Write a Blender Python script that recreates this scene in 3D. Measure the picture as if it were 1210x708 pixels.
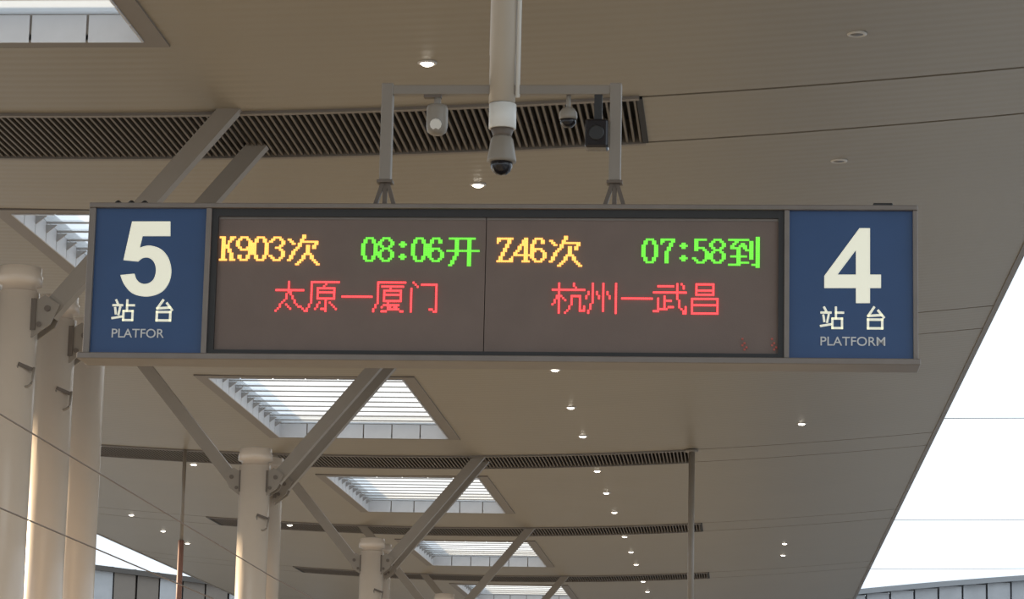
import bpy, bmesh, math, random
from mathutils import Vector, Matrix

# ---------------------------------------------------------------- camera, sky, sun, exposure
for o in list(bpy.data.objects): bpy.data.objects.remove(o)
scene = bpy.context.scene
COL = scene.collection
F, CX, CY, EYE = 3300.0, 605.0, 354.0, 1.6
ROLL = .022
Yw = Vector(((880-CX)/F, -(975-CY)/F, -1.0)).normalized()      # the platform axis as the camera sees it
up = Vector((math.sin(ROLL), math.cos(ROLL), 0)); up.z = -(up.x*Yw.x + up.y*Yw.y)/Yw.z
Zw = up.normalized(); Xw = Yw.cross(Zw)
ROT = Matrix((Xw, Yw, Zw))
cam_d = bpy.data.cameras.new('camera'); cam = bpy.data.objects.new('camera', cam_d); COL.objects.link(cam)
cam_d.sensor_width = 36; cam_d.lens = F/1210*36; cam_d.clip_end = 600
M4 = ROT.to_4x4(); M4.translation = (0, 0, EYE); cam.matrix_world = M4
scene.camera = cam

world = bpy.data.worlds.new('sky'); scene.world = world; world.use_nodes = True
bg = world.node_tree.nodes['Background']
bg.inputs['Color'].default_value = (.80, .90, 1.0, 1); bg.inputs['Strength'].default_value = 2.5
sun_d = bpy.data.lights.new('sun', 'SUN'); sun = bpy.data.objects.new('sun', sun_d); COL.objects.link(sun)
sun_d.energy = 21; sun_d.color = (1, .82, .58); sun_d.angle = math.radians(2.0)
SAZ, SEL = math.radians(65.5), math.radians(17.5)                 # low morning sun ahead and to the left
sdir = Vector((-math.sin(SAZ)*math.cos(SEL), math.cos(SAZ)*math.cos(SEL), math.sin(SEL)))
sun.rotation_euler = sdir.to_track_quat('Z', 'Y').to_euler(); sun.location = (-30, 20, 30)
vs = scene.view_settings
vs.view_transform = 'Standard'; vs.look = 'None'; vs.gamma = 1; vs.use_curve_mapping = False
vs.exposure = -0.95

# ---------------------------------------------------------------- pixel helpers (a pixel gives a direction, the plane it lies on gives the distance)
def ray(x, y): return ROT @ Vector(((x-CX)/F, -(y-CY)/F, -1.0))
def atY(x, y, Y):
    d = ray(x, y); return Vector((0, 0, EYE)) + d*(Y/d.y)

# ---------------------------------------------------------------- mesh helpers
class MB:
    def __init__(s): s.v = []; s.f = []; s.smooth = set()
    def add(s, vs, fs, smooth=False):
        n = len(s.v); s.v += [tuple(v) for v in vs]
        for f in fs:
            if smooth: s.smooth.add(len(s.f))
            s.f.append([i+n for i in f])
        return s
    def box(s, x0, x1, y0, y1, z0, z1):
        return s.add([(x0,y0,z0),(x1,y0,z0),(x1,y1,z0),(x0,y1,z0),(x0,y0,z1),(x1,y0,z1),(x1,y1,z1),(x0,y1,z1)],
              [(0,3,2,1),(4,5,6,7),(0,1,5,4),(1,2,6,5),(2,3,7,6),(3,0,4,7)])
    def bar(s, a, b, w, h, ref=(0,1,0)):
        a, b = Vector(a), Vector(b); d = (b-a).normalized(); r = Vector(ref); u = (r - d*r.dot(d)).normalized(); v = d.cross(u)
        q = [u*w/2*i + v*h/2*j for i, j in ((-1,-1),(1,-1),(1,1),(-1,1))]
        return s.add([a+k for k in q]+[b+k for k in q], [(3,2,1,0),(4,5,6,7),(0,1,5,4),(1,2,6,5),(2,3,7,6),(3,0,4,7)])
    def tube(s, pts, r, n=12):
        pts = [Vector(p) for p in pts]; vs = []; fs = []
        for i, p in enumerate(pts):
            d = (pts[min(i+1, len(pts)-1)] - pts[max(i-1, 0)]).normalized()
            ref = Vector((0,0,1)) if abs(d.z) < .9 else Vector((1,0,0))
            u = d.cross(ref).normalized(); v = d.cross(u)
            vs += [p + (u*math.cos(2*math.pi*k/n) + v*math.sin(2*math.pi*k/n))*r for k in range(n)]
        for i in range(len(pts)-1):
            for k in range(n): fs.append((i*n+k, i*n+(k+1)%n, (i+1)*n+(k+1)%n, (i+1)*n+k))
        s.add(vs, fs, True); m = len(s.v)-len(vs); L = len(vs)
        s.f.append([m+k for k in range(n)]); s.f.append([m+L-1-k for k in range(n)]); return s
    def lathe(s, prof, n=24, c=(0,0)):                           # prof: (radius, z) from one end to the other
        vs = []; fs = []
        for r, z in prof: vs += [(c[0]+r*math.cos(2*math.pi*k/n), c[1]+r*math.sin(2*math.pi*k/n), z) for k in range(n)]
        for i in range(len(prof)-1):
            for k in range(n): fs.append((i*n+k, i*n+(k+1)%n, (i+1)*n+(k+1)%n, (i+1)*n+k))
        s.add(vs, fs, True); m = len(s.v)-len(vs)
        if prof[0][0] > .0015: s.f.append([m+k for k in range(n)])
        if prof[-1][0] > .0015: s.f.append([len(s.v)-1-k for k in range(n)])
        return s
    def mesh(s, name, m):
        me = bpy.data.meshes.new(name); me.from_pydata(s.v, [], s.f)
        bm = bmesh.new(); bm.from_mesh(me); bmesh.ops.recalc_face_normals(bm, faces=bm.faces); bm.to_mesh(me); bm.free()
        if s.smooth:
            for i in s.smooth: me.polygons[i].use_smooth = True
        me.materials.append(MAT[m]); return me
    def build(s, name, m, parent=None, loc=(0,0,0)):
        return link(name, s.mesh(name, m), parent, loc)
def link(name, data, parent=None, loc=(0,0,0), label=None):
    o = bpy.data.objects.new(name, data); COL.objects.link(o); o.parent = parent; o.location = loc
    if label: o['label'] = label
    return o
def thing(name, label, cat, loc=(0,0,0), group=None, kind=None):
    o = link(name, None, None, loc); o.empty_display_size = .2; o['label'] = label
    if cat: o['category'] = cat
    if group: o['group'] = group
    if kind: o['kind'] = kind
    return o
def tag(o, label, cat=None, group=None, kind=None):
    o['label'] = label
    if cat: o['category'] = cat
    if group: o['group'] = group
    if kind: o['kind'] = kind
    return o
def copy_tree(o, parent=None, loc=None):
    c = o.copy(); COL.objects.link(c); c.parent = parent
    if loc is not None: c.location = loc
    for ch in list(o.children): copy_tree(ch, c)
    return c
def bevel(o, w, seg=2):
    m = o.modifiers.new('bevel', 'BEVEL'); m.width = w; m.segments = seg; m.limit_method = 'ANGLE'; return o

# ---------------------------------------------------------------- procedural materials
MAT = {}
def srgb(r, g, b):
    f = lambda c: (c/255/12.92) if c/255 <= .04045 else ((c/255+.055)/1.055)**2.4
    return (f(r), f(g), f(b), 1)
def mat(key, col, rough=.5, metal=0, var=.08, scale=3.0, bump=0, bscale=60, emit=None, estr=0, spec=.5):
    m = bpy.data.materials.new(key); m.use_nodes = True; nt = m.node_tree; b = nt.nodes['Principled BSDF']
    b.inputs['Roughness'].default_value = rough; b.inputs['Metallic'].default_value = metal
    b.inputs['Specular IOR Level'].default_value = spec
    tc = nt.nodes.new('ShaderNodeTexCoord'); nz = nt.nodes.new('ShaderNodeTexNoise')
    nz.inputs['Scale'].default_value = scale; nz.inputs['Detail'].default_value = 5
    nt.links.new(tc.outputs['Object'], nz.inputs['Vector'])
    mix = nt.nodes.new('ShaderNodeMix'); mix.data_type = 'RGBA'
    mix.inputs['A'].default_value = [c*(1-var) for c in col[:3]]+[1]; mix.inputs['B'].default_value = [min(1, c*(1+var)) for c in col[:3]]+[1]
    nt.links.new(nz.outputs['Fac'], mix.inputs['Factor']); nt.links.new(mix.outputs['Result'], b.inputs['Base Color'])
    if bump:
        n2 = nt.nodes.new('ShaderNodeTexNoise'); n2.inputs['Scale'].default_value = bscale; nt.links.new(tc.outputs['Object'], n2.inputs['Vector'])
        bp = nt.nodes.new('ShaderNodeBump'); bp.inputs['Strength'].default_value = bump; bp.inputs['Distance'].default_value = .01
        nt.links.new(n2.outputs['Fac'], bp.inputs['Height']); nt.links.new(bp.outputs['Normal'], b.inputs['Normal'])
    if emit: b.inputs['Emission Color'].default_value = emit; b.inputs['Emission Strength'].default_value = estr
    MAT[key] = m; return m
def ribbed(key, col, period, rough, var):
    """aluminium ceiling strips running across the platform: fine ribs along Y plus streaky panel-to-panel tone"""
    m = mat(key, col, rough, 0, var, .6, spec=.6); nt = m.node_tree; b = nt.nodes['Principled BSDF']
    tc = nt.nodes.new('ShaderNodeTexCoord'); wv = nt.nodes.new('ShaderNodeTexWave'); wv.wave_type = 'BANDS'; wv.bands_direction = 'Y'
    wv.wave_profile = 'SIN'; wv.inputs['Scale'].default_value = 2*math.pi/period/20; wv.inputs['Distortion'].default_value = .15; wv.inputs['Detail'].default_value = 0
    nt.links.new(tc.outputs['Object'], wv.inputs['Vector'])
    bp = nt.nodes.new('ShaderNodeBump'); bp.inputs['Strength'].default_value = .16; bp.inputs['Distance'].default_value = .012
    nt.links.new(wv.outputs['Fac'], bp.inputs['Height']); nt.links.new(bp.outputs['Normal'], b.inputs['Normal'])
ribbed('ceiling', (.265, .222, .160, 1), .21, .40, .07)
mat('ceiling_trim', (.19, .16, .13, 1), .45)
mat('deck', (.10, .09, .08, 1), .8)
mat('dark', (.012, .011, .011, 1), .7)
mat('slat', (.115, .092, .070, 1), .5)
mat('reveal', (.52, .52, .53, 1), .5, var=.06, scale=6)
mat('bar', (.30, .29, .28, 1), .5)
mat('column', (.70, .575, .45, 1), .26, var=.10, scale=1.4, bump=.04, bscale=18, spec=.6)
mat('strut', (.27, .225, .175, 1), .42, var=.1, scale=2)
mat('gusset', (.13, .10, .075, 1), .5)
mat('floor', (.27, .235, .19, 1), .55, var=.15, scale=1.2)
mat('ballast', (.25, .275, .31, 1), .95, var=.4, scale=9, bump=.6, bscale=30)
mat('frame', (.21, .18, .155, 1), .38, .35, var=.15, scale=8)
mat('housing', (.10, .09, .08, 1), .5)
mat('inner_frame', (.022, .021, .020, 1), .45)
mat('blue', (.023, .064, .165, 1), .35, var=.12, scale=4, emit=(.02, .06, .15, 1), estr=.15)
mat('letter', (.72, .72, .60, 1), .45, var=.05, emit=(1, .98, .78, 1), estr=.75)
mat('small_letter', (.55, .56, .55, 1), .5, var=.1, emit=(.8, .82, .85, 1), estr=.14)
mat('screen', (.175, .128, .105, 1), .55, var=.12, scale=5, bump=.1, bscale=200)
mat('led_off', (.09, .06, .05, 1), .5)
mat('led_amber', (.6, .4, .1, 1), .4, emit=(1, .44, .10, 1), estr=2.9)
mat('led_green', (.2, .6, .1, 1), .4, emit=(.16, .85, .05, 1), estr=1.75)
mat('led_red', (.6, .1, .1, 1), .4, emit=(1, .055, .065, 1), estr=3.3)
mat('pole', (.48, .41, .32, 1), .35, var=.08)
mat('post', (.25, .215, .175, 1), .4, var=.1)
mat('white_plastic', (.74, .72, .66, 1), .35, var=.04)
mat('grey_plastic', (.27, .235, .19, 1), .4)
mat('camera_black', (.015, .013, .015, 1), .15)
mat('lamp_ring', (.55, .50, .43, 1), .35)
mat('lamp_lit', (.9, .9, .85, 1), .4, emit=(1, .93, .80, 1), estr=18)
mat('lamp_off', (.13, .12, .11, 1), .3)
mat('cable', (.22, .16, .12, 1), .5)
mat('rust', (.30, .15, .11, 1), .6, var=.2)
mat('cladding', (.42, .43, .44, 1), .6, var=.2, scale=1.5)
mat('coping', (.30, .31, .32, 1), .6)
mat('glass_dark', (.06, .07, .08, 1), .1)
mat('steel', (.35, .35, .35, 1), .4, .6)
# translucent sheet glazing of the skylights
m = bpy.data.materials.new('glazing'); m.use_nodes = True; nt = m.node_tree; nt.nodes.remove(nt.nodes['Principled BSDF'])
tr = nt.nodes.new('ShaderNodeBsdfTransparent'); tl = nt.nodes.new('ShaderNodeBsdfTranslucent'); mx = nt.nodes.new('ShaderNodeMixShader')
tl.inputs['Color'].default_value = (.9, .92, .93, 1); mx.inputs['Fac'].default_value = .30
nz = nt.nodes.new('ShaderNodeTexNoise'); nz.inputs['Scale'].default_value = 2; rp = nt.nodes.new('ShaderNodeMapRange')
rp.inputs['To Min'].default_value = .86; rp.inputs['To Max'].default_value = .98
nt.links.new(nz.outputs['Fac'], rp.inputs['Value']); nt.links.new(rp.outputs['Result'], tr.inputs['Color'])
nt.links.new(tr.outputs['BSDF'], mx.inputs[1]); nt.links.new(tl.outputs['BSDF'], mx.inputs[2])
nt.links.new(mx.outputs['Shader'], nt.nodes['Material Output'].inputs['Surface']); MAT['glazing'] = m

# ---------------------------------------------------------------- the setting
XM = -7.15                                   # spine of the canopy
XR, XL = 3.6, 2*XM-3.6                       # its two edges
def prof(x): return 8.57 + .005*(x-XM)**2    # underside: a shallow gull wing
BEAM_W = 1.9
BEAMS = [.27, 13.7, 27.16, 40.6, 54.04, 67.5, 80.95, 94.4, 107.8]
SKY = {-1: (3.75-13.3, 10.8-13.3), 0: (4.0, 11.0), 1: (17.5, 24.45), 2: (31.9, 38.3), 3: (44.35, 51.4), 4: (57.45, 64.1), 5: (70.9, 77.8), 6: (84.3, 91.2), 7: (97.8, 104.5)}
SX0, SX1 = -8.75, -5.55
LV0, LV1 = -13.2, -1.1                       # louvre ends

o = MB().box(-15.6, 1.3, -20, 120, -.25, 0).build('floor', 'floor'); tag(o, 'stone platform floor under the canopy', kind='structure')
o = MB().box(-120, 120, -60, 300, -1.5, -1.15).build('ground', 'ballast'); tag(o, 'gravel track bed beside the platform', kind='structure')

ceiling = link('ceiling', None); tag(ceiling, 'brown aluminium strip ceiling of the platform canopy', kind='structure')
deck = link('roof', None); tag(deck, 'roof deck over the canopy ceiling', kind='structure')
def curved_sheet(x0, x1, y0, y1, zlo, zhi, n=None):
    n = n or max(1, int(abs(x1-x0)/.6)); b = MB(); vs = []; fs = []
    for i in range(n+1):
        x = x0+(x1-x0)*i/n; z = prof(x); vs += [(x,y0,z+zlo),(x,y1,z+zlo),(x,y0,z+zhi),(x,y1,z+zhi)]
    for i in range(n):
        a, c = i*4, i*4+4; fs += [(a,c,c+1,a+1),(a+2,a+3,c+3,c+2),(a,a+2,c+2,c),(a+1,c+1,c+3,a+3)]
    fs += [(0,1,3,2),(4*n,4*n+2,4*n+3,4*n+1)]
    return b.add(vs, fs)
G = .03                                      # half of the open joint between ceiling panels
def panel(x0, x1, y0, y1):
    curved_sheet(x0, x1, y0+G, y1-G, 0, .03).build('ceiling_panel', 'ceiling', ceiling)
bays = list(zip([BEAMS[0]-13.4]+BEAMS[:-1], BEAMS, range(-1, len(BEAMS)-1)))
for b0, b1, k in bays:
    y0, y1 = b0+BEAM_W, b1; s0, s1 = SKY[k]
    panel(SX1+.2, XR, y0, y1); panel(XL, SX0-.2, y0, y1)
    panel(SX0-.2, SX1+.2, y0, s0-.2); panel(SX0-.2, SX1+.2, s1+.2, y1)
    panel(LV1, XR, y1, y1+BEAM_W); panel(XL, LV0, y1, y1+BEAM_W)
    # the deck above, with a hole over each skylight
    lo, hi = b0, b1
    for x0, x1, a, c in ((SX1, XR, lo, hi), (XL, SX0, lo, hi), (SX0, SX1, lo, s0), (SX0, SX1, s1, hi)):
        curved_sheet(x0, x1, a, c, .30, .42).build('roof_sheet', 'deck', deck)
curved_sheet(XL, XR, BEAMS[-1], BEAMS[-1]+2.2, .30, .42).build('roof_sheet', 'deck', deck)
for x0, x1, nm in ((XR-.02, XR+.06, 'fascia'), (XL-.06, XL+.02, 'fascia')):
    z = prof(x0); MB().box(x0, x1, BEAMS[0]-13.4, BEAMS[-1]+2.2, z-.02, z+.45).build(nm, 'ceiling_trim', deck)

# ---------------------------------------------------------------- louvred vents across the ceiling
slat_me = MB().box(-.012, .012, .03, BEAM_W-.03, 0, .10).mesh('slat', 'slat')
PITCH = .0715; NS = int((LV1-LV0)/PITCH)
where = {1: 'in the ceiling nearest the viewer', 2: 'long slatted ceiling vent above and behind the hanging sign, nearest of all', 3: 'slatted ceiling vent mostly hidden behind the hanging sign',
         4: 'dark slatted ceiling vent just past the first big skylight below the sign', 5: 'thin dark ceiling vent past the second skylight below the sign',
         6: 'thin dark ceiling vent past the third skylight, second farthest', 7: 'farthest thin dark ceiling vent at the bottom of the photo'}
for bi in (2, 3, 4, 5, 6, 7):
    y = BEAMS[bi]
    t = thing('ceiling_vent', where[bi], 'vent', (0, y, 0), 'slatted vents across the ceiling')
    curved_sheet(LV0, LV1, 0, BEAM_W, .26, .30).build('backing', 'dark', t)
    fb = curved_sheet(LV0, LV1, -.05, .03, -.03, .2).build('frame_rail', 'ceiling_trim', t)
    curved_sheet(LV0, LV1, BEAM_W-.03, BEAM_W+.05, -.02, .26).build('frame_rail', 'ceiling_trim', t)
    for xe in (LV0, LV1): MB().box(xe-.03, xe+.03, .03, BEAM_W-.03, prof(xe)-.015, prof(xe)+.26).build('frame_end', 'dark', t)
    if bi == 2:
        for i in range(NS):
            x = LV0+PITCH*(i+.5); link('slat', slat_me, t, (x, 0, prof(x)))
    else:
        b = MB()
        for i in range(NS):
            x = LV0+PITCH*(i+.5); z = prof(x); b.box(x-.012, x+.012, .03, BEAM_W-.03, z, z+.10)
        s = b.build('slats', 'slat', t); s['kind'] = 'stuff'
for bi in (0, 1, 8):
    curved_sheet(LV0, LV1, BEAMS[bi], BEAMS[bi]+BEAM_W, 0, .03).build('ceiling_panel', 'ceiling', ceiling)
curved_sheet(LV0, LV1, BEAMS[0]-13.4, BEAMS[0]-13.4+BEAM_W, 0, .03).build('ceiling_panel', 'ceiling', ceiling)

# ---------------------------------------------------------------- skylights
sky_lab = {1: 'skylight cut off by the top left corner of the photo', 2: 'skylight whose corner shows left of the number five panel', 3: 'large skylight right below the hanging sign',
           4: 'second skylight below the sign', 5: 'third skylight below the sign', 6: 'lowest and farthest skylight below the sign'}
zc = prof(SX0)
RH = .21
for k, (s0, s1) in SKY.items():
    w = thing('window_%d' % (k+2), sky_lab.get(k, 'skylight in the canopy overhead'), None, (0, s0, zc), kind='structure'); L = s1-s0
    W = SX1-SX0; n = 12; st = L/n
    fr = .2
    for x0, x1, a, c in ((SX0-fr, SX0, -fr, L+fr), (SX1, SX1+fr, -fr, L+fr), (SX0, SX1, -fr, 0), (SX0, SX1, L, L+fr)):
        MB().box(x0, x1, a, c, -.018, .05).build('window_frame', 'ceiling_trim', w)
    npn = 6; pw = W/npn
    pm = MB().box(.012, pw-.012, 0, .02, -.03, RH+.02).mesh('reveal_panel', 'reveal')
    for i in range(npn):
        link('reveal_panel', pm, w, (SX0+pw*i, L-.02, 0)); link('reveal_panel', pm, w, (SX0+pw*i, 0, 0))
    nl = 12; ln = L/nl
    pm = MB().box(0, .02, .012, ln-.012, -.03, RH+.02).mesh('reveal_panel', 'reveal')
    for i in range(nl):
        link('reveal_panel', pm, w, (SX0, ln*i, 0)); link('reveal_panel', pm, w, (SX1-.02, ln*i, 0))
    MB().box(SX0-.03, SX1+.03, L, L+.03, .0, RH+.1).build('upstand', 'ceiling_trim', w); MB().box(SX0-.03, SX1+.03, -.03, 0, .0, RH+.1).build('upstand', 'ceiling_trim', w)
    MB().box(SX0-.03, SX0, 0, L, .0, RH+.1).build('upstand', 'ceiling_trim', w); MB().box(SX1, SX1+.03, 0, L, .0, RH+.1).build('upstand', 'ceiling_trim', w)
    bm_ = MB().box(SX0+.02, SX1-.02, -.02, .02, RH, RH+.02)
    bm_.add([(SX0+.02,-.02,RH-.02),(SX0+.15,-.02,RH-.02),(SX0+.02,-.02,RH-.12),(SX0+.02,.02,RH-.02),(SX0+.15,.02,RH-.02),(SX0+.02,.02,RH-.12)], [(0,1,2),(3,5,4),(0,2,5,3),(1,4,5,2),(0,3,4,1)])
    bme = bm_.mesh('glazing_bar', 'bar')
    pme = MB().box(SX0+.01, SX1-.01, .008, st-.008, RH+.03, RH+.045).mesh('pane', 'glazing')
    for i in range(n):
        if i: link('glazing_bar', bme, w, (0, st*i, 0))
        link('pane', pme, w, (0, st*i, 0))

# ---------------------------------------------------------------- columns with their roof struts
XC, CR = -7.3, .236
def column_meshes(CR):
    return (MB().lathe([(CR,0),(CR,6.70)], 40).mesh('shaft', 'column'),
            MB().lathe([(CR-.03,6.70),(CR-.03,6.76),(CR+.025,6.77),(CR+.025,6.86),(CR+.01,6.88),(CR+.01,6.95),(.10,6.97)], 40).mesh('capital', 'column'),
            MB().lathe([(CR+.001,.0),(CR+.03,.01),(CR+.03,.16),(CR+.001,.18)], 40).mesh('base_collar', 'gusset'))
CM = {.2: column_meshes(.207), .23: column_meshes(.23)}
def strut_parts(t, side, dy):
    foot = Vector((side*.28, 0, 6.44)); topx = 2.12; top = Vector((side*topx, 0, prof(XC+side*topx)+.06)); d = (top-foot).normalized()
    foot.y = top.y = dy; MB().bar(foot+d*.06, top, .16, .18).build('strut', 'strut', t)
    # two bracket plates on the column with the strut's pins between them
    for yy in (dy-.10, dy+.10):
        b = MB(); n = [(side*.17,6.22),(side*.17,6.58),(side*.30,6.66),(side*.45,6.56),(side*.36,6.36)]
        vs = [(x, yy-.012, z) for x, z in n]+[(x, yy+.012, z) for x, z in n]
        b.add(vs, [(0,1,2,3,4),(9,8,7,6,5)]+[(i,(i+1)%5,5+(i+1)%5,5+i) for i in range(5)]).build('bracket_plate', 'strut', t)
    MB().tube([(side*.33,dy-.13,6.52),(side*.33,dy+.13,6.52)], .032, 10).build('pin', 'gusset', t)
    MB().tube([(side*.25,dy-.13,6.36),(side*.25,dy+.13,6.36)], .026, 10).build('pin', 'gusset', t)
    MB().bar((side*.19, dy-.12, 6.30), (side*.19, dy-.12, 6.62), .02, .05).build('bracket_rib', 'gusset', t)
def column(y, label, sides, r, hook=False, dy=0):
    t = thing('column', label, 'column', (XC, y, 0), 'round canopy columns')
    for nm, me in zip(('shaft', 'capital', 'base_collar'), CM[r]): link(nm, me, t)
    for s in sides: strut_parts(t, s, dy)
    if hook:                                                      # small hoop bracket on the side of the shaft
        k = r/.2
        pts = [(.15*k+.075*math.cos(a), -.155*k-.02*math.sin(a), 5.80+.075*math.sin(a)) for a in [math.pi*i/10+math.pi for i in range(11)]]
        MB().tube([(.075*k,-.185*k,5.93)]+pts+[(.225*k,-.12*k,5.92)], .013, 8).build('cable_hook', 'strut', t)
        MB().bar((.08*k,-.19*k,5.95), (.21*k,-.12*k,5.90), .03, .035).build('hook_plate', 'gusset', t)
    return t
column(27.07, 'thick round cream column at the left edge of the photo with its round capital in view', (-1, 1), .2, True)
column(28.65, 'middle one of the three cream columns below the number five panel', (1,), .2, True)
column(30.05, 'rightmost of the three cream columns at the left, partly behind the sign corner', (), .2)
column(40.9, 'front column of the pair below the large skylight, struts spread left and right', (-1, 1), .23, True)
column(42.0, 'column right behind the front one of the pair below the large skylight', (1,), .23, False, -.3)
column(54.2, 'front column of the small pair at the bottom, left of the second skylight', (-1, 1), .23, True)
column(55.35, 'column right behind the front one of the small bottom pair', (1,), .23, False, -.35)
column(67.6, 'far column whose slanting strut crosses the third skylight', (-1, 1), .23)
column(81.0, 'farthest column, its strut crossing the lowest skylight', (-1, 1), .23)

# cables strung along the columns
for nm, z0, z1, lab in (('cable', 5.15, 4.96, 'upper thin dark cable strung past the cream columns'), ('cable', 4.30, 4.30, 'lower thin dark cable strung past the cream columns')):
    y = [16+ (60-16)*i/22 for i in range(23)]
    o = MB().tube([(-6.8, q, z0+(z1-z0)*min(1,max(0,(q-24)/16))) for q in y], .008, 6).build(nm, 'cable'); tag(o, lab, 'cable', 'cables along the columns')

# ---------------------------------------------------------------- downlights
ring_l = MB().lathe([(.062,.02),(.062,-.012),(.075,-.018),(.092,-.012),(.095,.005),(.062,.006)], 20).mesh('lamp_ring', 'lamp_ring')
lens_on = MB().lathe([(.066,.0),(.060,-.018),(.040,-.032),(.001,-.038)], 20).mesh('lens', 'lamp_lit')
lens_off = MB().lathe([(.066,.0),(.060,-.010),(.040,-.016),(.001,-.018)], 20).mesh('lens', 'lamp_off')
ORD = ['first','second','third','fourth','fifth','sixth','seventh','eighth','ninth','tenth','eleventh','twelfth','thirteenth','fourteenth']
def lamp(x, y, lit, label, grp):
    t = thing('downlight', label, 'light', (x, y, prof(x)), grp)
    link('lamp_ring', ring_l, t); link('lens', lens_on if lit else lens_off, t)
mainY = [43.75, 47.85, 51.5, 56.7, 60.55, 64.4, 69.95, 73.95, 77.6, 83.1, 86.8]
XA = -3.05
lamp(XA, 25.5, True, 'lit round downlight above the left hanger post of the sign', 'lit downlights in the long row')
lamp(XA, 30.65, True, 'lit round downlight just above the sign, left of the dome camera', 'lit downlights in the long row')
for i, y in enumerate(mainY):
    lamp(XA, y, True, '%s lit downlight below the sign in the long row' % ORD[i], 'lit downlights in the long row')
for x, y, lit, lab in ((1.0, 25.4, 0, 'unlit downlight at the upper right of the ceiling, above the two seams'), (1.0, 30.5, 0, 'unlit downlight at the upper right, below the two ceiling seams'),
                       (1.0, 51.3, 1, 'single bright downlight below the number four panel'), (1.0, 73.7, 1, 'upper one of two small downlights near the lower canopy edge at right'),
                       (1.0, 76.9, 1, 'lower one of two small downlights near the lower canopy edge at right'),
                       (-11.35, 56.4, 1, 'downlight left of the big column, under the left slanting strut'), (-11.25, 68.2, 1, 'small downlight right beside the big column pair'),
                       (-15.35, 68.7, 1, 'uppermost of three small downlights right of the cream columns at left'), (-15.35, 72.6, 1, 'middle one of three small downlights right of the cream columns at left'),
                       (-15.35, 75.9, 1, 'lowest of three small downlights right of the cream columns at left')):
    lamp(x, y, lit, lab, 'single downlights on the outer strips')

# ---------------------------------------------------------------- the hanging platform sign
D = 13.9
SXA, SXB, SZ0, SZ1 = -3.375, .845, 3.905, 4.665                  # outer faces of the sign
sign = thing('platform_sign', 'long hanging platform sign with LED train display between blue 5 and 4 panels', 'sign', (0, D, 0))
P = lambda x, y: (lambda v: (v.x, v.z))(atY(x, y, D))
MB().box(SXA+.01, SXB-.01, .045, .19, SZ0, SZ1).build('housing', 'housing', sign)
X5 = P(243, 330)[0]; X4 = P(928, 330)[0]
bevel(MB().box(SXA-.02, SXB+.005, -.03, .20, SZ1, SZ1+.026).build('top_rail', 'frame', sign), .004)
bevel(MB().box(SXA-.045, SXB+.015, -.04, .21, SZ0-.032, SZ0).build('bottom_rail', 'frame', sign), .004)
for xa, xb in ((SXA-.02, SXA+.014), (SXB-.02, SXB+.004), (X5-.006, X5+.022), (X4-.006, X4+.02)):
    bevel(MB().box(xa, xb, -.025, .05, SZ0, SZ1).build('stile', 'frame', sign), .003)
lp = MB().box(SXA+.014, X5-.006, .0, .045, SZ0, SZ1).build('number_panel', 'blue', sign); lp['label'] = 'blue panel with a white numeral five'
rp_ = MB().box(X4+.02, SXB-.02, .0, .045, SZ0, SZ1).build('number_panel', 'blue', sign); rp_['label'] = 'blue panel with a white numeral four'
# LED screen in two halves inside a black inner frame
IX0, IX1 = X5+.022, X4-.006
for a in ((IX0, IX0+.034, SZ0, SZ1), (IX1-.03, IX1, SZ0, SZ1), (IX0+.034, IX1-.03, SZ1-.04, SZ1), (IX0+.034, IX1-.03, SZ0, SZ0+.024)):
    MB().box(a[0], a[1], -.008, .045, a[2], a[3]).build('inner_frame', 'inner_frame', sign)
SX_0, SX_1 = IX0+.034, IX1-.03
XS = P(573, 330)[0]
screens = []
for a, b in ((SX_0, XS-.002), (XS+.002, SX_1)):
    s = MB().box(a, b, .012, .045, SZ0+.024, SZ1-.04).build('led_screen', 'screen', sign); screens.append(s)
    MB().box(a, b, .008, .012, SZ1-.052, SZ1-.04).build('screen_edge', 'frame', s)

def fill(outlines, name, m, parent, y, depth):
    """flat letter with thickness from 2D outlines (outer first, then holes), given in sign coordinates"""
    cu = bpy.data.curves.new('tmp', 'CURVE'); cu.dimensions = '2D'; cu.fill_mode = 'BOTH'; cu.extrude = depth/2
    for pts in outlines:
        sp = cu.splines.new('POLY'); sp.points.add(len(pts)-1); sp.use_cyclic_u = True
        for q, (x, z) in zip(sp.points, pts): q.co = (x, z, 0, 1)
    ob = bpy.data.objects.new('tmp', cu); me = bpy.data.meshes.new_from_object(ob)
    bpy.data.objects.remove(ob); bpy.data.curves.remove(cu)
    me.transform(Matrix.Rotation(math.pi/2, 4, 'X')); me.materials.clear(); me.materials.append(MAT[m]); me.name = name
    return link(name, me, parent, (0, y, 0))
def zoomed(pts, ox, oy, sc): return [P(ox+x/sc, oy+y/sc) for x, y in pts]
def catmull(pts, n=5):
    out = []
    for i in range(len(pts)-1):
        p = [Vector(pts[max(0, i-1)]), Vector(pts[i]), Vector(pts[i+1]), Vector(pts[min(len(pts)-1, i+2)])]
        for k in range(n):
            t = k/n; out.append(tuple(.5*((2*p[1])+(p[2]-p[0])*t+(2*p[0]-5*p[1]+4*p[2]-p[3])*t*t+(3*p[1]-p[0]-3*p[2]+p[3])*t**3)))
    return out+[tuple(pts[-1])]
outer = catmull([(243,198),(285,188),(335,203),(368,240),(382,295),(372,350),(338,393),(278,412),(215,400),(177,362),(158,318)])
inner = catmull([(220,312),(230,338),(252,355),(280,355),(304,337),(315,300),(308,264),(286,243),(258,242),(236,258)])
fill([zoomed([(210,82),(378,82),(378,146),(256,146)]+outer+inner+[(172,252)], 100, 240, 3.725)], 'numeral', 'letter', lp, -.003, .008)
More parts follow.
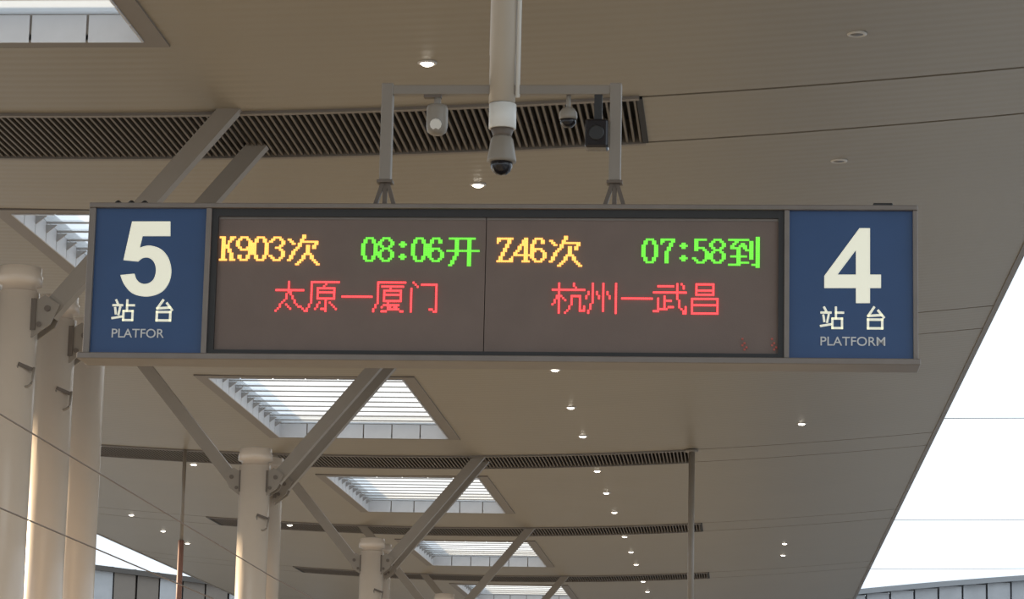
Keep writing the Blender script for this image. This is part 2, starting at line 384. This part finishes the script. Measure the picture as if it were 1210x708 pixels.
fill([zoomed([(322,118),(364,118),(364,303),(408,303),(408,356),(364,356),(364,416),(308,416),(308,356),(182,356),(182,308)], 920, 235, 3.372),
      zoomed([(308,205),(308,303),(234,303)], 920, 235, 3.372)], 'numeral', 'letter', rp_, -.003, .008)

def strokes(lines, x0, z0, size, wdt, name, m, parent, y):
    """a brush-free sans character: every stroke a flat bar on a 16 x 16 grid, joined into one letter"""
    b = MB(); u = size/16
    for pl in lines:
        for (ax, ay), (bx, by) in zip(pl, pl[1:]):
            a = Vector((x0+ax*u, 0, z0-ay*u)); c = Vector((x0+bx*u, 0, z0-by*u)); d = (c-a).normalized()*wdt*.45
            b.bar(a-d, c+d, .006, wdt, (0,1,0))
    return b.build(name, m, parent, (0, y, 0))
ZHAN = [[(2.6,.6),(3.8,3.0)], [(.6,4.2),(7.0,4.2)], [(2.0,6.2),(2.6,10.2)], [(5.6,5.8),(4.6,10.8)], [(.3,13.6),(7.2,12.4)],
        [(10.6,.6),(10.6,8.2)], [(10.6,4.2),(15.6,4.2)], [(8.2,8.4),(14.8,8.4),(14.8,15.0),(8.2,15.0),(8.2,8.4)]]
TAI = [[(7.2,.6),(3.4,6.4),(12.4,5.8)], [(10.2,2.8),(13.8,7.4)], [(3.2,9.0),(12.8,9.0),(12.8,15.0),(3.2,15.0),(3.2,9.0)]]
def pair(parent, xa, xb, xc, xd, y0, y1):
    a = P(xa, y0); size = P(xb, y0)[0]-a[0]; strokes(ZHAN, a[0], a[1], size, size*.092, 'lettering', 'letter', parent, -.003)
    c = P(xc, y0); size = P(xd, y0)[0]-c[0]; strokes(TAI, c[0], c[1], size, size*.10, 'lettering', 'letter', parent, -.003)
pair(lp, 133.5, 159.5, 181, 207.5, 354, 380)
pair(rp_, 969.5, 997, 1020, 1048, 362.5, 389)
def latin(txt, xa, xb, y0, y1, parent):
    cu = bpy.data.curves.new('tmp', 'FONT'); cu.body = txt; cu.extrude = .002; cu.offset = .003
    ob = bpy.data.objects.new('tmp', cu); me = bpy.data.meshes.new_from_object(ob); bpy.data.objects.remove(ob); bpy.data.curves.remove(cu)
    xs = [v.co.x for v in me.vertices]; ys = [v.co.y for v in me.vertices]
    a = P(xa, y1); b = P(xb, y0); sx = (b[0]-a[0])/(max(xs)-min(xs)); sy = (b[1]-a[1])/(max(ys)-min(ys)); mx_, my_ = min(xs), min(ys)
    for v in me.vertices: v.co = (a[0]+(v.co.x-mx_)*sx, -v.co.z, a[1]+(v.co.y-my_)*sy)
    me.materials.clear(); me.materials.append(MAT['small_letter']); link('lettering', me, parent, (0, -.003, 0))
latin('PLATFOR', 132, 194, 389, 399, lp)
latin('PLATFORM', 969.5, 1046, 398.5, 408.5, rp_)

# LED characters on a 16-dot grid
HANZI = {
 'ci': [[(1,3),(3,5)],[(1,13),(4,8)],[(8,1),(7,4),(5,7)],[(7,4),(14,4),(13,7)],[(10,6),(10,8),(8,12),(5,15)],[(10,8),(12,12),(15,15)]],
 'kai': [[(2,2),(13,2)],[(1,8),(15,8)],[(5,2),(5,9),(4,12),(2,15)],[(11,2),(11,15)]],
 'dao': [[(1,2),(9,2)],[(4,2),(2,6),(8,5)],[(7,4),(9,7)],[(5,7),(5,13)],[(2,10),(8,10)],[(1,14),(9,13)],[(11,3),(11,11)],[(14,1),(14,15),(12,14)]],
 'tai': [[(1,5),(14,5)],[(7,1),(7,6),(5,10),(1,15)],[(8,6),(10,11),(15,15)],[(6,12),(8,14)]],
 'yuan': [[(2,1),(15,1)],[(2,1),(2,10),(0,15)],[(9,2),(8,4)],[(5,4),(13,4),(13,9),(5,9),(5,4)],[(5,6),(13,6)],[(9,9),(9,15),(7,14)],[(6,11),(4,14)],[(11,11),(14,14)]],
 'yi': [[(1,8),(14,8)]],
 'sha': [[(2,1),(15,1)],[(2,1),(2,10),(0,15)],[(4,3),(14,3)],[(9,3),(8,5)],[(5,5),(13,5),(13,10),(5,10),(5,5)],[(5,7),(13,7)],[(8,10),(4,13)],[(7,12),(12,12),(9,14),(4,15)],[(7,13),(14,15)]],
 'men': [[(3,1),(5,3)],[(2,4),(2,15)],[(7,2),(14,2),(14,15),(11,14)]],
 'hang': [[(0,4),(6,4)],[(3,1),(3,15)],[(3,6),(0,11)],[(4,7),(6,9)],[(10,1),(11,3)],[(7,4),(15,4)],[(9,7),(9,11),(6,15)],[(9,7),(13,7),(13,14),(15,14),(15,12)]],
 'zhou': [[(3,1),(3,9),(1,15)],[(8,1),(8,14)],[(14,1),(14,15)],[(1,5),(0,8)],[(5,5),(6,8)],[(10,5),(11,8)]],
 'wu': [[(2,2),(9,2)],[(0,5),(15,5)],[(11,1),(11,7),(12,11),(14,15),(15,15),(15,12)],[(13,1),(14,3)],[(5,7),(5,13)],[(5,9),(8,9)],[(2,8),(2,13)],[(0,14),(9,12)]],
 'chang': [[(4,1),(12,1),(12,6),(4,6),(4,1)],[(4,4),(12,4)],[(2,8),(14,8),(14,15),(2,15),(2,8)],[(2,11),(14,11)]]}
LATIN = {
 'K': ['111 0111','011 0110','011 1100','011 1000','01111000','01111000','01101100','01101100','01100110','01100110','01100110','11110111'],
 'Z': ['11111111','11000110','10000110','00001100','00001100','00011000','00011000','00110000','00110000','01100001','01100011','11111111'],
 '0': ['00111100','01100110','01100110','11000011','11000011','11000011','11000011','11000011','11000011','01100110','01100110','00111100'],
 '9': ['00111100','01100110','11000011','11000011','11000011','01100111','00111111','00000011','00000011','01100110','01100110','00111100'],
 '3': ['00111100','01100110','11000011','00000011','00000110','00011100','00000110','00000011','00000011','11000011','01100110','00111100'],
 '8': ['00111100','01100110','11000011','11000011','01100110','00111100','01100110','11000011','11000011','11000011','01100110','00111100'],
 '6': ['00111100','01100110','01100110','11000000','11000000','11111100','11100110','11000011','11000011','11000011','01100110','00111100'],
 '4': ['00000110','00001110','00001110','00011110','00110110','00110110','01100110','11000110','11111111','00000110','00000110','00001111'],
 '7': ['01111111','01100011','01000110','00000110','00001100','00001100','00011000','00011000','00011000','00011000','00011000','00011000'],
 '5': ['01111110','01100000','01100000','01100000','01111100','01100110','00000011','00000011','00000011','11000011','01100110','00111100'],
 ':': ['00000000','00000000','00011000','00111100','00011000','00000000','00000000','00000000','00011000','00111100','00011000','00000000']}
def raster(pls, grow):
    px = set()
    for pl in pls:
        for (ax, ay), (bx, by) in zip(pl, pl[1:]):
            n = max(abs(bx-ax), abs(by-ay), 1)
            for i in range(n+1):
                px.add((round(ax+(bx-ax)*i/n), round(ay+(by-ay)*i/n)))
    if grow: px |= {(x+1, y) for x, y in px}
    return px
def latin_px(ch): return {(x, y+2) for y, r in enumerate(LATIN[ch]) for x, c in enumerate(r) if c == '1'}
DOT = (P(898, 300)[0]-P(258, 300)[0])/259.0
dotme = [(-.46,-.46),(.46,-.46),(.46,.46),(-.46,.46)]
def led_char(px, cx, cz, m, parent):
    b = MB()
    for x, y in sorted(px):
        X = cx+(x+.5)*DOT; Z = cz-(y+.5)*DOT; r = DOT
        vs = [(X+dx*r, 0, Z+dz*r) for dx, dz in dotme]+[(X+dx*r*.8, -.008, Z+dz*r*.8) for dx, dz in dotme]
        b.add(vs, [(4,5,6,7),(0,1,5,4),(1,2,6,5),(2,3,7,6),(3,0,4,7)])
    o = b.build('led_character', m, parent, (0, .0118, 0)); o['kind'] = 'stuff'
def led_row(items, xpix, ypix, m):
    x, z = P(xpix, ypix)
    for it in items:
        par = screens[0] if x < XS else screens[1]
        if it in HANZI: led_char(raster(HANZI[it], m != 'led_red' or it == 'yi'), x, z, m, par); x += 16*DOT
        else: led_char(latin_px(it), x, z, m, par); x += 8*DOT
led_row(['K','9','0','3','ci'], 259.5, 274, 'led_amber')
led_row(['0','8',':','0','6','kai'], 427, 275, 'led_green')
led_row(['Z','4','6','ci'], 587, 275.5, 'led_amber')
led_row(['0','7',':','5','8','dao'], 758, 276.5, 'led_green')
led_row(['tai','yuan','yi','sha','men'], 323, 329, 'led_red')
led_row(['hang','zhou','yi','wu','chang'], 652, 331, 'led_red')
mat('led_dim', (.3, .1, .08, 1), .4, emit=(1, .10, .06, 1), estr=.22)
for xp in (876, 911):
    x, z = P(xp, 399); led_char({(0,0),(1,2),(0,3),(2,4),(1,5)}, x, z, 'led_dim', screens[1])
# fittings standing on the sign's top rail
bevel(MB().box(.63, .73, .05, .12, SZ1+.026, SZ1+.055).build('junction_box', 'inner_frame', sign), .006)
for xx in (-3.27, -3.2, -3.13): MB().lathe([(.018,SZ1+.026),(.018,SZ1+.05),(.008,SZ1+.06)], 10, (xx, .08)).build('cable_gland', 'inner_frame', sign)

# ---------------------------------------------------------------- hanger the sign hangs from
def make_hanger(x, y, label, full=True):
    t = thing('sign_hanger', label, 'hanger', (x, y, 0), 'hangers for platform signs')
    zt = prof(x)+.02
    MB().lathe([(.068,5.24),(.068,5.5),(.070,5.502),(.070,zt)], 24).build('pole', 'pole', t)
    MB().lathe([(.15,zt-.05),(.15,zt-.02),(.07,zt-.018)], 24).build('ceiling_flange', 'pole', t)
    MB().tube([(.082,-.02,5.27),(.082,-.02,zt)], .012, 8).build('conduit', 'white_plastic', t)
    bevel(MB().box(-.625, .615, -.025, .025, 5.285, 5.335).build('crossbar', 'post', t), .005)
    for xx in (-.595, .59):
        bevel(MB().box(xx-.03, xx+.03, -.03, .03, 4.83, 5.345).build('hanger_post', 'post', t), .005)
        bk = MB().box(xx-.04, xx+.04, -.035, .035, 4.815, 4.83).build('foot_bracket', 'gusset', t)
        for s in (-1, 1):
            MB().bar((xx+s*.012, 0, 4.82), (xx+s*.05, 0, 4.695), .03, .02).build('bracket_leg', 'gusset', bk)
        MB().bar((xx, 0, 4.82), (xx, 0, 4.695), .022, .022).build('bracket_bolt', 'gusset', bk)
        MB().box(xx-.075, xx+.075, -.04, .04, 4.691, 4.70).build('foot_plate', 'gusset', bk)
    return t
make_hanger(-1.275, D+.06, 'cream steel hanger with central pole and two posts holding the platform sign')
t = thing('hanging_pole', 'thin pole hanging from the ceiling right of the far vents', 'pole', (-1.07, 54.0, 0))
MB().lathe([(.06,4.6),(.06,8.78)], 16).build('pole', 'strut', t); MB().lathe([(.13,8.70),(.13,8.74)], 16).build('ceiling_flange', 'strut', t)
MB().box(-.6, .6, -.03, .03, 5.28, 5.34).build('crossbar', 'strut', t)
t = thing('hanging_pole', 'thin reddish pole hanging left of the big column pair', 'pole', (-11.05, 54.0, 0))
MB().lathe([(.038,6.85),(.038,prof(-11.05)+.02)], 16).build('pole', 'strut', t); MB().lathe([(.056,4.6),(.056,6.85)], 16).build('sleeve', 'rust', t)

# ---------------------------------------------------------------- cameras on the hanger
t = thing('dome_camera', 'white dome camera with dark glass under the central pole', 'camera', (-1.27, D+.06, 0))
MB().lathe([(.066,5.105),(.071,5.108),(.071,5.235),(.066,5.238)], 28).build('sleeve', 'white_plastic', t)
MB().lathe([(.045,5.06),(.050,5.075),(.06,5.105)], 24).build('neck', 'gusset', t)
MB().lathe([(.047,5.065),(.058,5.05),(.066,5.0),(.075,4.945),(.075,4.93),(.055,4.928)], 28).build('shroud', 'grey_plastic', t)
MB().lathe([(.058,4.932),(.056,4.905),(.045,4.88),(.028,4.866),(.001,4.86)], 24).build('glass_dome', 'camera_black', t)
t = thing('bullet_camera', 'small pale camera hanging below the crossbar left of the pole', 'camera', (-1.61, D+.06, 0))
MB().box(-.07, .02, -.02, .02, 5.27, 5.285).build('mount', 'gusset', t); MB().tube([(0,0,5.275),(0,0,5.22)], .018, 10).build('stem', 'grey_plastic', t)
MB().lathe([(.02,5.235),(.05,5.23),(.056,5.21),(.056,5.12),(.05,5.09),(.03,5.075),(.001,5.072)], 20).build('housing', 'grey_plastic', t)
MB().tube([(0,-.05,5.12),(0,-.060,5.115)], .03, 12).build('lens_cover', 'white_plastic', t)
t = thing('round_camera', 'round dome camera below the crossbar right of the pole', 'camera', (-.93, D+.06, 0))
MB().tube([(0,0,5.285),(0,0,5.20)], .012, 10).build('stem', 'grey_plastic', t)
MB().lathe([(.001,5.222),(.03,5.216),(.045,5.195),(.048,5.17),(.045,5.155)], 20).build('housing', 'grey_plastic', t)
MB().lathe([(.044,5.156),(.040,5.135),(.025,5.118),(.001,5.112)], 20).build('glass_dome', 'camera_black', t)
t = thing('loudspeaker', 'black boxy speaker tucked beside the right hanger post', 'speaker', (-.775, D+.06, 0))
MB().box(-.02, .02, -.02, .02, 5.15, 5.285).build('bracket', 'inner_frame', t)
bevel(MB().box(-.065, .055, -.05, .06, 5.0, 5.15).build('body', 'camera_black', t), .012)
MB().lathe([(.04,0),(.04,.006),(.034,.008)], 18).build('grille', 'inner_frame', t).matrix_local = Matrix.Translation((-.005, -.05, 5.075)) @ Matrix.Rotation(math.pi/2, 4, 'X')

# ---------------------------------------------------------------- beyond the canopy: cross building and span wires
wall = link('wall_far', None); tag(wall, 'grey clad building beyond the canopy end', kind='structure')
YB = 118.0
def top(x): return 12.35+.10*math.sin(x*.23) + (.0 if x < 0 else -1.75+.105*x) if x > 0 else 11.85 - .11*(x+27)
xs = [-46+1.1*i for i in range(26)]
for side, xa, n in ((0, -46, 30), (1, 1.0, 34)):
    for i in range(n):
        x = xa+1.0*i; z = top(x+.5)
        MB().box(x+.04, x+.96, YB-.06*(i % 2), YB+.4, 0, z).build('cladding_panel', 'cladding' if side or i % 3 == 0 else 'ceiling_trim', wall); MB().box(x, x+1, YB+.4, YB+.6, 0, z).build('backing_panel', 'coping', wall)
        b = MB(); z0, z1 = top(x), top(x+1.0)
        if not side: z0 -= .2; z1 -= .2
        b.add([(x,YB-.25,z0),(x+1,YB-.25,z1),(x+1,YB+.6,z1),(x,YB+.6,z0),(x,YB-.25,z0+.22),(x+1,YB-.25,z1+.22),(x+1,YB+.6,z1+.22),(x,YB+.6,z0+.22)],
              [(0,3,2,1),(4,5,6,7),(0,1,5,4),(1,2,6,5),(2,3,7,6),(3,0,4,7)]).build('coping', 'coping' if side else 'deck', wall)
MB().box(-46, 36, YB+.6, YB+6, -1, 10.4).build('building_core', 'cladding', wall)
for y, zz, lab in ((52.2, 9.15, 'upper faint span wire beside the canopy edge at right'), (69.5, 9.1, 'middle faint span wire beside the canopy edge at right'), (83.0, 9.1, 'lower faint span wire beside the canopy edge at right')):
    o = MB().tube([(3.6+14*i/10, y, zz+.05*i/10 - .12*math.sin(math.pi*i/10)+.5*i/10) for i in range(11)], .007, 6).build('span_wire', 'steel'); tag(o, lab, 'wire', 'span wires over the track')
